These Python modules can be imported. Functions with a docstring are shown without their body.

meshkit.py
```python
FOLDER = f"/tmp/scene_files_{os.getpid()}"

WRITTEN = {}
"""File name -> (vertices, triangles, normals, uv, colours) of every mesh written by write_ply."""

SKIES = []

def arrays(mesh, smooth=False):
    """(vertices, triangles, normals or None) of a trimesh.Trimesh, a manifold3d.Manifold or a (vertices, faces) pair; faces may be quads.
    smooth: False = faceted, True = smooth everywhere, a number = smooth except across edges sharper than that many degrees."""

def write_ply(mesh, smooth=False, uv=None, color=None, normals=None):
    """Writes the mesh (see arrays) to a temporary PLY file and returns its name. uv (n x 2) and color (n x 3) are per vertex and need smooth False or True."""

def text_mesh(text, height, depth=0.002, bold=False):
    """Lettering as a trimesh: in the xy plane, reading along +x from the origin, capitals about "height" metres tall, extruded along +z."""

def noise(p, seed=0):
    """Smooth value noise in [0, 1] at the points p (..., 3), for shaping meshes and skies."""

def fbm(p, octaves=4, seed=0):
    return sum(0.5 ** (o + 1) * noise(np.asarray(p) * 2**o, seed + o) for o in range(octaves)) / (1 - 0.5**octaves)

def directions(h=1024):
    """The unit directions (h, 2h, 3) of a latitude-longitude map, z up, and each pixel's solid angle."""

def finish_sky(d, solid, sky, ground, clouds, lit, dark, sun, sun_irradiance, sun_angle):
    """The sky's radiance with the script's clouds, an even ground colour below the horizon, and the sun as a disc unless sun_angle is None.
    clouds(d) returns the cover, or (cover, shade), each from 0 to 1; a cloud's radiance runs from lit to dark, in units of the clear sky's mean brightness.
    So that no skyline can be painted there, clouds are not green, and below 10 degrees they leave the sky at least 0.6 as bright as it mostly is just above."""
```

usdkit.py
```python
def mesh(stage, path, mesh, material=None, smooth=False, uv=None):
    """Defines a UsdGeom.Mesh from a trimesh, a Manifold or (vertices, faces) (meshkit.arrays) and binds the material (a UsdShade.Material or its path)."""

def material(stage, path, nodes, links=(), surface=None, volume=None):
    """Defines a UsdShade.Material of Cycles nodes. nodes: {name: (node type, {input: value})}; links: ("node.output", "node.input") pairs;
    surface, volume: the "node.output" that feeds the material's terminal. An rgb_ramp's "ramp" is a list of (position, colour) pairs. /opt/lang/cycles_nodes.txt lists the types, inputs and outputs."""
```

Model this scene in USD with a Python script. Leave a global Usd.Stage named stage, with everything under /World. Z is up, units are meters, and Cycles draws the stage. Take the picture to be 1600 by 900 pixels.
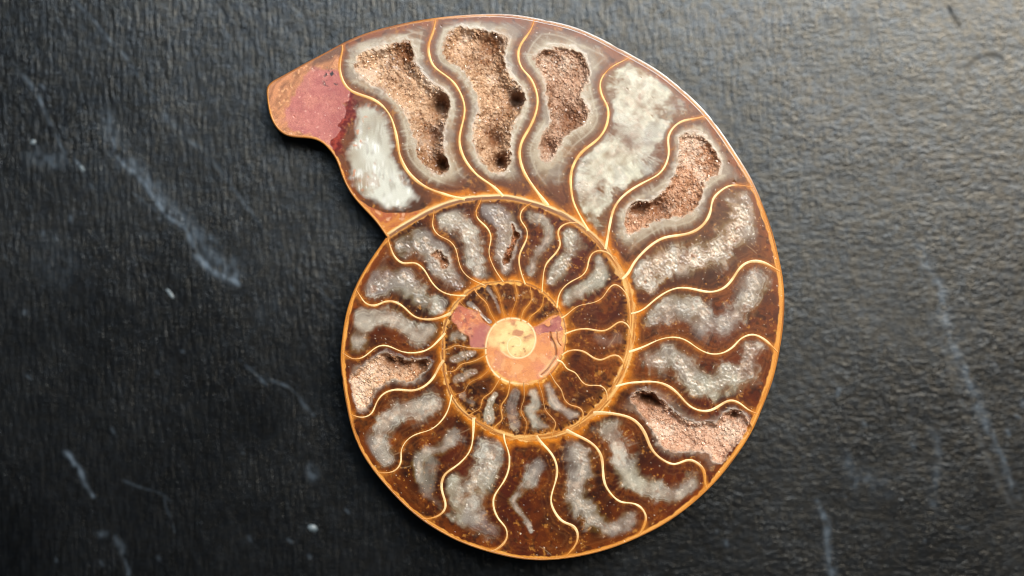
import math
import numpy as np
from scipy import ndimage as ndi
from scipy.spatial import cKDTree
from scipy.interpolate import CubicSpline, PchipInterpolator
from PIL import Image, ImageDraw
import trimesh, shapely.geometry as sg
import usdkit
from pxr import Usd, UsdGeom, UsdLux, UsdShade, Gf, Sdf, Vt

# ------------------------------------------------------------------ camera, lamps, exposure
stage = Usd.Stage.CreateInMemory()
UsdGeom.SetStageUpAxis(stage, UsdGeom.Tokens.z)
UsdGeom.SetStageMetersPerUnit(stage, 1.0)
UsdGeom.Xform.Define(stage, '/World')
UsdGeom.Scope.Define(stage, '/World/Looks')
P = 0.000125            # metres per unit of the plan the fossil is drawn in
FACE = 80 * P           # height of the cut face above the table
DIST = 0.50             # camera above the cut face
cam = UsdGeom.Camera.Define(stage, '/World/camera')
cam.AddTranslateOp().Set(Gf.Vec3d(0, 0, FACE + DIST))
cam.CreateHorizontalApertureAttr(36.0)
cam.CreateVerticalApertureAttr(36.0 * 9 / 16)
cam.CreateFocalLengthAttr(36.0 * DIST / (1600 * P))
cam.CreateFStopAttr(2.4)
cam.CreateFocusDistanceAttr(DIST)
cam.CreateClippingRangeAttr(Gf.Vec2f(0.01, 20))
cam.CreateExposureAttr(0.0)

used = {}
def numbered(parent, name):
    key_ = parent + '/' + name
    n = used.get(key_, 0); used[key_] = n + 1
    return key_ if n == 0 else f'{key_}_{n:03d}'

def lamp(name, azimuth, tilt, dist, w, h, power, color):
    a, t = math.radians(azimuth), math.radians(tilt)
    p = Gf.Vec3d(dist * math.sin(t) * math.cos(a), dist * math.sin(t) * math.sin(a), dist * math.cos(t))
    l = UsdLux.RectLight.Define(stage, numbered('/World', name))
    l.CreateWidthAttr(w); l.CreateHeightAttr(h); l.CreateIntensityAttr(power); l.CreateColorAttr(Gf.Vec3f(*color))
    l.AddTransformOp().Set(Gf.Matrix4d().SetLookAt(p, Gf.Vec3d(0, 0, 0), Gf.Vec3d(0, 0, 1)).GetInverse())
lamp('window', 46, 29.5, 0.78, 0.34, 0.48, 10.0, (1.0, 0.94, 0.83))
lamp('window', 84, 27.0, 0.78, 0.28, 0.46, 8.6, (0.74, 0.88, 1.0))
lamp('key_lamp', 42, 36, 0.75, 0.16, 0.16, 34.0, (1.0, 0.88, 0.72))
usdkit.material(stage, '/World/Looks/room_light', {
    'b': ('background_shader', {'color': (0.62, 0.82, 1.0), 'strength': 0.032})}, surface='b.background')
dome = UsdLux.DomeLight.Define(stage, '/World/room_light')
UsdShade.MaterialBindingAPI.Apply(dome.GetPrim()).Bind(UsdShade.Material.Get(stage, '/World/Looks/room_light'))

# ------------------------------------------------------------------ helpers
rng = np.random.default_rng(7)

def lin(c):
    c = np.asarray(c, float) / 255.0
    return np.where(c <= 0.04045, c / 12.92, ((c + 0.055) / 1.055) ** 2.4)

def tag(prim, **kw):
    for k, v in kw.items():
        prim.SetCustomDataByKey(k, v)


def put_mesh(parent, name, v, f, mat, n=None, col=None, surf=None):
    path = numbered(parent, name)
    me = UsdGeom.Mesh.Define(stage, path)
    f = np.asarray(f)
    me.CreatePointsAttr(Vt.Vec3fArray.FromNumpy(np.asarray(v, np.float32)))
    me.CreateFaceVertexCountsAttr(Vt.IntArray.FromNumpy(np.full(len(f), f.shape[1], np.int32)))
    me.CreateFaceVertexIndicesAttr(Vt.IntArray.FromNumpy(f.astype(np.int32).ravel()))
    me.CreateSubdivisionSchemeAttr('none')
    if n is not None:
        me.CreateNormalsAttr(Vt.Vec3fArray.FromNumpy(np.asarray(n, np.float32)))
        me.SetNormalsInterpolation('vertex')
    api = UsdGeom.PrimvarsAPI(me)
    for nm, a in (('tint', col), ('surf', surf)):
        if a is not None:
            api.CreatePrimvar(nm, Sdf.ValueTypeNames.Color3fArray, 'vertex').Set(Vt.Vec3fArray.FromNumpy(np.asarray(a, np.float32)))
    UsdShade.MaterialBindingAPI.Apply(me.GetPrim()).Bind(UsdShade.Material.Get(stage, '/World/Looks/' + mat))
    return me.GetPrim()

def smooth(e0, e1, x):
    t = np.clip((x - e0) / (e1 - e0), 0, 1)
    return t * t * (3 - 2 * t)

def curve(pts, step=0.4):
    p = np.asarray(pts, float)
    s = np.r_[0, np.cumsum(np.linalg.norm(np.diff(p, axis=0), axis=1) ** 0.7)]
    cs = CubicSpline(s, p, bc_type='natural')
    u = np.linspace(0, s[-1], 4000)
    q = cs(u)
    a = np.r_[0, np.cumsum(np.linalg.norm(np.diff(q, axis=0), axis=1))]
    n = max(8, int(a[-1] / step))
    t = np.linspace(0, a[-1], n)
    return np.c_[np.interp(t, a, q[:, 0]), np.interp(t, a, q[:, 1])]

def world(x, y, z=0.0):
    return np.stack([(np.asarray(x) - 800) * P, (450 - np.asarray(y)) * P, np.broadcast_to(z, np.shape(x))], -1)

# ------------------------------------------------------------------ materials
usdkit.material(stage, '/World/Looks/polished_mineral', {
    'a': ('attribute', {'attribute': 'tint'}),
    's': ('attribute', {'attribute': 'surf'}),
    'sx': ('separate_xyz', {}),
    'g': ('geometry', {}),
    'n1': ('noise_texture', {'scale': 5200.0, 'detail': 2.0, 'roughness': 0.6}),
    'bm': ('bump', {'strength': 0.5, 'distance': 0.00022}),
    'h': ('math', {'math_type': 'multiply'}),
    'vr': ('noise_texture', {'scale': 7000.0, 'detail': 1.0}),
    'rmp': ('map_range', {'from_min': 0.25, 'from_max': 0.75, 'to_min': 0.72, 'to_max': 1.28}),
    'mc': ('mix_color', {'blend_type': 'multiply', 'fac': 1.0}),
    'cc': ('combine_xyz', {}),
    'p': ('principled_bsdf', {'specular_ior_level': 0.5, 'coat_roughness': 0.12, 'subsurface_scale': 0.0006,
                              'subsurface_radius': (1.0, 0.5, 0.25), 'subsurface_weight': 0.0}),
}, [('s.color', 'sx.vector'), ('g.position', 'n1.vector'), ('g.position', 'vr.vector'),
    ('n1.fac', 'h.value1'), ('sx.y', 'h.value2'), ('h.value', 'bm.height'), ('bm.normal', 'p.normal'),
    ('vr.fac', 'rmp.value'), ('rmp.result', 'cc.x'), ('rmp.result', 'cc.y'), ('rmp.result', 'cc.z'),
    ('a.color', 'mc.a'), ('cc.vector', 'mc.b'), ('mc.result', 'p.base_color'), ('sx.x', 'p.roughness'),
    ('sx.z', 'p.coat_weight')], surface='p.BSDF')

def ramp(a, b, c0, c1):
    return {'ramp': [(0, c0), (a, c0), (b, c1), (1, c1)]}

usdkit.material(stage, '/World/Looks/table_surface', {
    'g': ('geometry', {}),
    'a': ('attribute', {'attribute': 'tint'}),
    'sx': ('separate_xyz', {}),
    # long upright brush grain and short sideways ripples
    'mv': ('mapping', {'scale': (1350, 230, 1)}),
    'mh': ('mapping', {'scale': (500, 900, 1), 'rotation': (0, 0, 0.12)}),
    'nv': ('noise_texture', {'scale': 1.0, 'detail': 3.0, 'roughness': 0.6, 'distortion': 0.1}),
    'nh': ('noise_texture', {'scale': 1.0, 'detail': 3.0, 'roughness': 0.6, 'distortion': 0.2}),
    'mixh': ('mix_float', {}),
    'ff': ('noise_texture', {'scale': 2100.0, 'detail': 1.0}),
    'fs': ('math', {'math_type': 'multiply_add', 'value2': 0.24}),
    'patch': ('noise_texture', {'scale': 62.0, 'detail': 3.0, 'roughness': 0.6}),
    'pr': ('map_range', {'from_min': 0.32, 'from_max': 0.66, 'to_min': 0.65, 'to_max': 1.2, 'clamp': True}),
    'hm': ('math', {'math_type': 'multiply'}),
    'tn': ('noise_texture', {'scale': 520.0, 'detail': 2.0}),
    'tr': ('rgb_ramp', ramp(0.40, 0.60, (0.90, 0.95, 1.0), (1.0, 0.95, 0.86))),
    'dull': ('math', {'math_type': 'multiply_add', 'value2': 0.45}),
    'b': ('bump', {'strength': 1.0, 'distance': 0.00019}),
    # slow variation
    'big': ('noise_texture', {'scale': 24.0, 'detail': 4.0, 'roughness': 0.6}),
    'bigr': ('map_range', {'from_min': 0.3, 'from_max': 0.7, 'to_min': 0.20, 'to_max': 0.29, 'clamp': True}),
    'col': ('rgb_ramp', ramp(0.35, 0.65, (0.0034, 0.0040, 0.0050), (0.0066, 0.0075, 0.0090))),
    'grainr': ('rgb_ramp', ramp(0.45, 0.75, (0.35, 0.35, 0.36), (1.9, 1.85, 1.75))),
    'mulc': ('mix_color', {'blend_type': 'multiply', 'fac': 1.0, 'use_clamp_result': False, 'use_clamp': False}),
    'scuff': ('mix_color', {'blend_type': 'mix', 'b': (0.14, 0.18, 0.23)}),
    'p': ('principled_bsdf', {'specular_ior_level': 0.55}),
}, [('g.position', 'mv.vector'), ('g.position', 'mh.vector'), ('mv.vector', 'nv.vector'), ('mh.vector', 'nh.vector'),
    ('a.color', 'sx.vector'), ('nv.fac', 'mixh.a'), ('nh.fac', 'mixh.b'), ('sx.y', 'mixh.fac'),
    ('ff.fac', 'fs.value1'), ('mixh.result', 'fs.value3'), ('g.position', 'ff.vector'), ('g.position', 'patch.vector'), ('patch.fac', 'pr.value'), ('fs.value', 'hm.value1'), ('pr.result', 'hm.value2'), ('hm.value', 'b.height'), ('b.normal', 'p.normal'),
    ('g.position', 'big.vector'), ('big.fac', 'bigr.value'), ('g.position', 'tn.vector'), ('tn.fac', 'tr.fac'), ('tr.color', 'p.specular_tint'), ('sx.z', 'dull.value1'), ('bigr.result', 'dull.value3'), ('dull.value', 'p.roughness'),
    ('big.fac', 'col.fac'), ('mixh.result', 'grainr.fac'), ('col.color', 'mulc.a'), ('grainr.color', 'mulc.b'),
    ('mulc.result', 'scuff.a'), ('sx.x', 'scuff.fac'), ('scuff.result', 'p.base_color')], surface='p.BSDF')

usdkit.material(stage, '/World/Looks/pale_fleck', {
    'g': ('geometry', {}),
    'n': ('noise_texture', {'scale': 1500.0, 'detail': 2.0}),
    'r': ('rgb_ramp', ramp(0.3, 0.7, (0.06, 0.085, 0.10), (0.20, 0.24, 0.27))),
    'p': ('principled_bsdf', {'roughness': 0.35}),
}, [('g.position', 'n.vector'), ('n.fac', 'r.fac'), ('r.color', 'p.base_color')], surface='p.BSDF')

# ------------------------------------------------------------------ the table top
KB = (DIST + FACE) / DIST          # the table lies a little further from the camera than the cut face
def table_xy(x, y):
    return (x - 800) * P * KB, (450 - y) * P * KB

xs = np.r_[np.arange(-3200, -60, 200), np.arange(-60, 1661, 2.5), np.arange(1700, 4800, 200)]
ys = np.r_[np.arange(-2800, -60, 200), np.arange(-60, 961, 2.5), np.arange(1000, 3700, 200)]
TX, TY = np.meshgrid(xs, ys)
scf = np.zeros_like(TX)
wob = lambda s, a: a * ndi.gaussian_filter(rng.standard_normal(TX.shape), s) * s * 2.0
fine = np.clip(0.65 + 0.55 * ndi.gaussian_filter(rng.standard_normal(TX.shape), (1.6, 1.0)) * 3, 0, 1.6)
WX, WY = TX + wob(6, 5.0), TY + wob(6, 5.0)
dull = np.zeros_like(TX)
def stroke(pts, w0, w1, strength, soft=1.0, layer=None):
    layer = scf if layer is None else layer
    c = curve(pts, 2.0)
    r_ = 3.2 * max(w0, w1) + 6
    lo, hi = c.min(0) - r_, c.max(0) + r_
    jx = slice(np.searchsorted(xs, lo[0]), np.searchsorted(xs, hi[0])); jy = slice(np.searchsorted(ys, lo[1]), np.searchsorted(ys, hi[1]))
    shp = WX[jy, jx].shape
    d, i = cKDTree(c).query(np.c_[WX[jy, jx].ravel(), WY[jy, jx].ravel()])
    d = d.reshape(shp); t = i.reshape(shp) / len(c)
    w = w0 + (w1 - w0) * t
    fall = np.exp(-(d / w) ** 2 / soft) * np.where((t > 0.003) & (t < 0.997), 1, 0.6)
    np.maximum(layer[jy, jx], strength * fall * fine[jy, jx], out=layer[jy, jx])
stroke([(172, 205), (190, 240), (225, 290), (262, 335), (292, 370), (310, 400), (345, 430), (368, 444)], 3, 5, 0.75)
stroke([(188, 225), (215, 262), (270, 330), (315, 378), (355, 415)], 10, 15, 0.30)
stroke([(320, 372), (345, 400), (362, 432)], 9, 13, 0.30)
stroke([(165, 175), (175, 215), (198, 250)], 13, 12, 0.22)
stroke([(196, 290), (218, 312), (245, 330)], 2, 2, 0.25)
stroke([(120, 0), (150, 35), (190, 85), (250, 155)], 3, 1.5, 0.26)
stroke([(250, 170), (290, 215), (330, 250), (400, 345)], 5, 1.5, 0.20)
stroke([(400, 345), (470, 420), (530, 490)], 1.2, 1.2, 0.22)
stroke([(22, 108), (52, 140), (70, 180), (95, 225)], 3, 3, 0.38)
stroke([(95, 225), (112, 248), (128, 266)], 2, 3.5, 0.42)
stroke([(50, 245), (75, 252), (105, 246)], 11, 10, 0.30)
stroke([(104, 702), (122, 735), (146, 778)], 5, 3, 0.65)
stroke([(190, 755), (230, 765), (268, 782)], 2, 1.5, 0.22)
stroke([(155, 840), (185, 850), (200, 900)], 5, 3, 0.30)
stroke([(420, 590), (455, 610), (490, 650)], 2, 2.5, 0.32)
stroke([(380, 565), (420, 600)], 2, 3, 0.26)
stroke([(258, 775), (270, 830)], 2, 1, 0.2)
stroke([(415, 485), (425, 480)], 12, 12, 0.16)
stroke([(482, 732), (488, 742)], 8, 8, 0.28)
stroke([(1440, 383), (1455, 420), (1468, 460), (1485, 510)], 6, 9, 0.40)
stroke([(1485, 510), (1500, 570), (1530, 640), (1560, 710), (1585, 775)], 7, 5, 0.32)
stroke([(1283, 780), (1292, 830), (1300, 900)], 4, 7, 0.38)
stroke([(1335, 750), (1360, 745), (1380, 760)], 10, 10, 0.18)
stroke([(1455, 660), (1465, 700), (1455, 800)], 6, 8, 0.14)
stroke([(1320, 715), (1330, 735)], 12, 10, 0.18)
stroke([(1490, 820), (1530, 838)], 2, 1.5, 0.26)
for pts, a, b, st_ in (([(1482, 14), (1497, 30), (1508, 46)], 4, 6, .9), ([(1425, 10), (1436, 22)], 7, 6, .6), ([(1500, 108), (1520, 86), (1545, 80), (1568, 90)], 5, 4, .8),
                       ([(1490, 112), (1496, 140), (1505, 150)], 6, 4, .5), ([(1560, 150), (1600, 146)], 4, 4, .5), ([(1290, 40), (1330, 30), (1370, 60)], 12, 14, .25),
                       ([(1440, 400), (1450, 440), (1462, 520)], 4, 5, .5), ([(1475, 520), (1490, 590), (1530, 690), (1575, 790)], 5, 5, .5), ([(1100, 320), (1300, 420), (1420, 520)], 30, 40, .16)):
    stroke(pts, a, b, st_, layer=dull)
for k in range(90):                                    # faint scattered specks and short scratches
    x, y = rng.uniform(0, 1600), rng.uniform(0, 900)
    a = rng.normal(1.0, 0.5); l = rng.uniform(1, 9)
    x1, y1 = x + l * math.cos(a), y + l * math.sin(a)
    ix = (np.searchsorted(xs, min(x, x1) - 12), np.searchsorted(xs, max(x, x1) + 12))
    iy = (np.searchsorted(ys, min(y, y1) - 12), np.searchsorted(ys, max(y, y1) + 12))
    sx, sy = TX[iy[0]:iy[1], ix[0]:ix[1]], TY[iy[0]:iy[1], ix[0]:ix[1]]
    t = np.clip(((sx - x) * (x1 - x) + (sy - y) * (y1 - y)) / (l * l), 0, 1)
    d = np.hypot(sx - x - t * (x1 - x), sy - y - t * (y1 - y))
    sub = scf[iy[0]:iy[1], ix[0]:ix[1]]
    np.maximum(sub, rng.uniform(0.10, 0.35) * np.exp(-(d / rng.uniform(1.5, 3)) ** 2), out=sub)
dust = ndi.gaussian_filter(rng.standard_normal(TX.shape), 14) * 28
scf = np.maximum(scf, 0.10 * smooth(0.7, 2.2, dust) * fine)
side = smooth(820, 1350, TX + 0.55 * (TY - 300) + 160 * ndi.gaussian_filter(rng.standard_normal(TX.shape), 20) * 40 / 2)
tint = np.stack([np.clip(scf, 0, 0.9), np.clip(0.20 + 0.36 * side, 0, 1), np.clip(dull, 0, 1)], -1)
bx_, by_ = table_xy(TX, TY)
tv = np.stack([bx_, by_, np.zeros_like(bx_)], -1).reshape(-1, 3)
ny, nx = TX.shape
ii = (np.arange(ny - 1)[:, None] * nx + np.arange(nx - 1)[None]).ravel()
tf = np.c_[ii, ii + nx, ii + nx + 1, ii + 1]
tp = put_mesh('/World', 'tabletop', tv, tf, 'table_surface', col=tint.reshape(-1, 3))
tag(tp, label='dark grey scuffed tabletop with brushed grain under the fossil', category='tabletop', kind='structure')

# ------------------------------------------------------------------ the plan of the fossil
OUT = [(603, 370), (585, 345), (562, 320), (543, 295), (532, 270), (524, 249), (512, 232), (500, 222), (485, 217), (465, 215.5),
       (445, 211), (430, 198), (420.5, 177), (416.5, 152), (418, 134), (437, 120), (475, 99), (507, 82), (535, 67), (570, 52), (612, 40),
       (650, 32), (700, 25), (750, 21.5), (800, 22), (850, 30), (900, 42.5), (950, 65), (987, 85), (1025, 107), (1062, 135),
       (1100, 171), (1128, 206), (1154, 245), (1175, 280), (1193, 322), (1208, 365), (1218, 405), (1224.5, 442), (1226, 480),
       (1223.5, 515), (1217, 556), (1207, 597), (1193, 634), (1176, 673), (1155, 707), (1130, 740), (1103, 769), (1064, 802),
       (1025, 827), (975, 850), (925, 866), (875, 874.5), (838, 876), (800, 872), (770, 865), (732, 853), (695, 836), (657, 812),
       (625, 784), (595, 751), (570, 717), (553, 682), (541, 635), (534, 592), (531.5, 562), (534, 527), (541, 487),
       (557, 443), (579, 405), (603, 370)]
SPI = [(603, 370), (625, 356), (650, 341), (675, 328), (700, 318), (725, 311.5), (762, 308), (800, 309), (832, 317), (862, 327),
       (890, 341), (912, 356), (932, 374), (950, 396), (967, 421), (980, 447), (986, 475), (988, 500), (986, 530), (980, 560),
       (968, 592), (952, 618), (928, 645), (905, 663), (880, 675), (850, 682), (828, 684.5), (800, 682), (770, 672), (740, 655),
       (720, 639), (706, 620), (698, 598), (693, 570), (692, 540), (695, 512), (702, 491), (712, 475), (726, 461), (741, 451),
       (760, 444), (780, 440.5), (800, 440), (820, 443), (840, 451), (856, 463), (869, 478), (878, 494), (882, 510), (883, 530),
       (880, 549), (873, 566), (862, 581), (850, 591), (836, 597), (818, 599.5), (800, 598), (784, 592), (771, 581), (762, 565),
       (759, 547), (761, 530), (767, 515), (777, 504), (792, 498), (808, 498), (822, 503), (832, 513), (836.5, 528), (834, 542),
       (828, 552), (818, 558), (808, 559), (798, 554), (793, 545), (794, 534), (801, 527), (809, 527), (814, 534), (811, 540), (806, 539)]
# septa: from the outer wall to the inner one
SEP = [
 [(534, 69), (535, 77), (532, 92), (531, 110), (536, 127), (545, 139), (560, 147), (580, 154), (597, 165), (610, 182), (617, 202), (621, 222), (624, 240), (632, 260), (645, 277), (665, 292), (690, 302), (715, 309), (727, 311)],
 [(681, 29), (679, 40), (676, 52), (670, 70), (671, 87), (677, 102), (692, 115), (707, 127), (720, 147), (726, 170), (722, 195), (718, 217), (722, 240), (735, 262), (750, 277), (770, 291), (786, 307)],
 [(835, 29), (830, 45), (820, 60), (811.5, 75), (810, 90), (816, 107), (827, 120), (836, 137), (840, 157), (836, 180), (826, 202), (816, 220), (812, 237), (814, 255), (822, 275), (837, 297), (856, 322)],
 [(988, 87), (976, 94), (960, 102), (945, 115), (938, 130), (941, 150), (949, 167), (950, 185), (944, 204), (930, 221), (912, 235), (900, 250), (893, 268), (892, 290), (896, 315), (905, 335), (919, 361)],
 [(1106, 180), (1087, 185), (1065, 190), (1050, 202), (1044, 217), (1045, 235), (1041, 255), (1030, 271), (1012, 282), (990, 294), (970, 310), (959, 327), (953, 350), (949, 373), (946, 390)],
 [(1180, 293), (1167, 291), (1142, 290), (1125, 299), (1114, 312), (1110, 330), (1102, 347), (1087, 360), (1065, 367), (1040, 371), (1020, 381), (1003, 396), (990, 412), (981, 427), (972, 436)],
 [(1220, 425), (1210, 419), (1195, 411), (1177, 408), (1160, 415), (1147, 432), (1132, 449), (1110, 456), (1085, 452), (1060, 450), (1040, 457), (1020, 471), (1002, 485), (986, 490)],
 [(1217, 552), (1207, 542), (1192, 529), (1175, 523), (1157, 530), (1145, 542), (1127, 552), (1107, 552), (1087, 542), (1070, 531), (1050, 527), (1027, 532), (1005, 542), (982, 550)],
 [(1188, 648), (1169, 640), (1157, 631), (1142, 626), (1127, 632), (1110, 641), (1092, 641), (1075, 632), (1060, 616), (1045, 604), (1025, 597), (1000, 597), (980, 599), (962, 604)],
 [(1106, 768), (1102, 755), (1100, 737), (1090, 724), (1075, 719), (1055, 725), (1040, 721), (1025, 710), (1015, 695), (1009, 680), (997, 662), (982, 652), (962, 647), (939, 645), (927, 646)],
 [(983, 848), (997, 837), (1006, 822), (1009, 807), (1000, 792), (985, 786), (970, 784), (955, 772), (945, 755), (942, 732), (940, 715), (932, 700), (915, 687), (892, 676), (884, 672)],
 [(880, 873), (892, 861), (901, 847), (902, 832), (895, 822), (880, 815), (867, 800), (861, 782), (865, 762), (870, 742), (869, 725), (860, 707), (842, 687), (838, 681)],
 [(752, 860), (768, 861), (785, 851), (792, 839), (790, 825), (780, 812), (772, 795), (772, 777), (782, 760), (792, 742), (796, 722), (794, 705), (789, 690), (787, 677)],
 [(656, 811), (672, 810), (690, 802), (696, 790), (692, 772), (690, 757), (695, 742), (710, 730), (725, 717), (735, 702), (739, 682), (740, 652)],
 [(585, 738), (600, 739), (617, 735), (626, 722), (627, 705), (637, 687), (655, 677), (673, 671), (690, 657), (700, 640), (706, 616)],
 [(540, 642), (548, 647), (565, 652), (580, 646), (588, 630), (600, 615), (620, 609), (645, 610), (662, 604), (677, 590), (687, 572), (694, 562)],
 [(532, 550), (538, 553), (550, 560), (565, 559), (577, 551), (592, 541), (607, 541), (627, 549), (650, 551), (670, 545), (685, 532), (696, 520)],
 [(554, 450), (561, 460), (572, 474), (587, 477), (600, 472), (617, 472), (632, 481), (647, 494), (665, 499), (685, 497), (705, 489)],
 [(606, 374), (610, 386), (616, 400), (630, 411), (647, 411), (662, 421), (672, 437), (685, 452), (702, 460), (728, 462)],
 [(678, 328), (677, 339), (676, 352), (685, 367), (700, 375), (711, 387), (716, 405), (722, 422), (735, 435), (758, 446)],
 [(752, 309), (750, 316), (744, 330), (747, 342), (760, 355), (767, 372), (764, 392), (769, 412), (777, 427), (787, 441)],
 [(832, 316), (824, 321), (815, 330), (814, 344), (822, 357), (823, 372), (815, 390), (811, 405), (814, 425), (821, 445)],
 [(904, 349), (892, 348), (877, 354), (872, 365), (875, 380), (867, 397), (854, 412), (849, 430), (847, 457)],
 [(960, 408), (952, 397), (940, 392), (927, 395), (920, 407), (917, 420), (910, 430), (896, 438), (882, 448), (874, 460), (870, 481)],
 [(984, 470), (980, 462), (972, 451), (960, 445), (949, 454), (940, 466), (922, 474), (902, 479), (885, 492), (877, 497)],
 [(987, 532), (986, 525), (982, 510), (970, 503), (957, 510), (942, 517), (917, 514), (895, 517), (882, 522)],
 [(976, 575), (974, 568), (967, 557), (955, 556), (940, 562), (927, 559), (915, 551), (900, 547), (885, 550), (878, 555)],
 [(948, 628), (948, 614), (942, 605), (930, 602), (916, 601), (906, 592), (898, 582), (886, 576), (878, 566), (870, 563)],
 [(905, 667), (906, 660), (911, 648), (906, 638), (892, 633), (882, 624), (877, 610), (868, 598), (862, 588), (858, 582)],
 [(862, 684), (865, 672), (868, 662), (860, 650), (852, 640), (849, 626), (846, 612), (842, 600), (841, 592)],
 [(818, 687), (821, 674), (823, 662), (817, 650), (814, 640), (818, 626), (819, 614), (818, 597)],
 [(768, 674), (776, 664), (784, 656), (783, 642), (784, 632), (791, 622), (795, 610), (797, 594)],
 [(730, 652), (742, 643), (750, 638), (754, 624), (766, 614), (776, 600), (783, 589)],
 [(706, 620), (716, 615), (725, 612), (732, 600), (746, 592), (758, 584), (768, 573)],
 [(694, 580), (704, 581), (712, 578), (720, 570), (734, 566), (746, 562), (762, 553)],
 [(690, 546), (700, 545), (712, 540), (726, 542), (742, 544), (762, 544)],
 [(716, 467), (729, 481), (748, 488), (752, 500), (770, 511)],
 [(740, 450), (748, 462), (760, 474), (766, 488), (777, 506)],
 [(768, 440), (774, 450), (780, 464), (784, 480), (790, 500)],
 [(803, 437), (805, 446), (808, 460), (806, 472), (801, 486), (797, 501)],
 [(828, 445), (829, 452), (831, 464), (826, 476), (818, 486), (814, 502)],
 [(857, 462), (850, 464), (848, 474), (840, 486), (830, 494), (823, 505)],
 [(882, 491), (874, 492), (862, 494), (850, 502), (830, 512)],
]
out_c, spi_c = curve(OUT), curve(SPI)
sep_c = [curve(s) for s in SEP]

STEP = 1.0
X0, Y0, X1, Y1 = 410, 14, 1234, 884
gx, gy = np.arange(X0, X1, STEP), np.arange(Y0, Y1, STEP)
GX, GY = np.meshgrid(gx, gy)
SH = GX.shape
Q = np.c_[GX.ravel(), GY.ravel()]

def field(c):
    d, i = cKDTree(c).query(Q)
    return d.reshape(SH), i.reshape(SH)

def near_field(c, r):
    # distance to a short curve, worked out only within r of it
    lo, hi = c.min(0) - r, c.max(0) + r
    jx = slice(max(0, int((lo[0] - X0) / STEP)), max(1, int((hi[0] - X0) / STEP) + 1)); jy = slice(max(0, int((lo[1] - Y0) / STEP)), max(1, int((hi[1] - Y0) / STEP) + 1))
    d = np.full(SH, 999.0); i = np.zeros(SH, int)
    sx, sy = GX[jy, jx], GY[jy, jx]
    a, b = cKDTree(c).query(np.c_[sx.ravel(), sy.ravel()])
    d[jy, jx] = a.reshape(sx.shape); i[jy, jx] = b.reshape(sx.shape)
    return d, i

def mask_of(poly):
    im = Image.new('L', (SH[1], SH[0]), 0)
    ImageDraw.Draw(im).polygon([((x - X0) / STEP, (y - Y0) / STEP) for x, y in poly], fill=1)
    return np.asarray(im, bool)

def noise(sig, sy=None):
    s = (sig if sy is None else sy, sig)
    a = ndi.gaussian_filter(rng.standard_normal(SH), s)
    return a / a.std()

dR, iR = field(out_c)
dW, iW = field(spi_c)
allsep = np.vstack(sep_c)
sep_id = np.concatenate([np.full(len(c), k) for k, c in enumerate(sep_c)])
dS, iS = field(allsep)
inside = mask_of(out_c)
n1, n2, n3, n5, n10, n25, n60 = noise(0.6), noise(1.3), noise(2.2), noise(4), noise(9), noise(22), noise(55)
nb1, nb2, nb3, nb5, nb10 = noise(0.7), noise(1.4), noise(2.4), noise(5), noise(10)

# fibres at right angles to the nearest wall
ln = ndi.gaussian_filter1d(rng.standard_normal(len(allsep)), 3.0); ln /= ln.std()
fibre = ln[iS]
lw = ndi.gaussian_filter1d(rng.standard_normal(len(spi_c)), 3.0); lw /= lw.std()
fibre_w = lw[iW]
lr = ndi.gaussian_filter1d(rng.standard_normal(len(out_c)), 5.0); lr /= lr.std()

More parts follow.
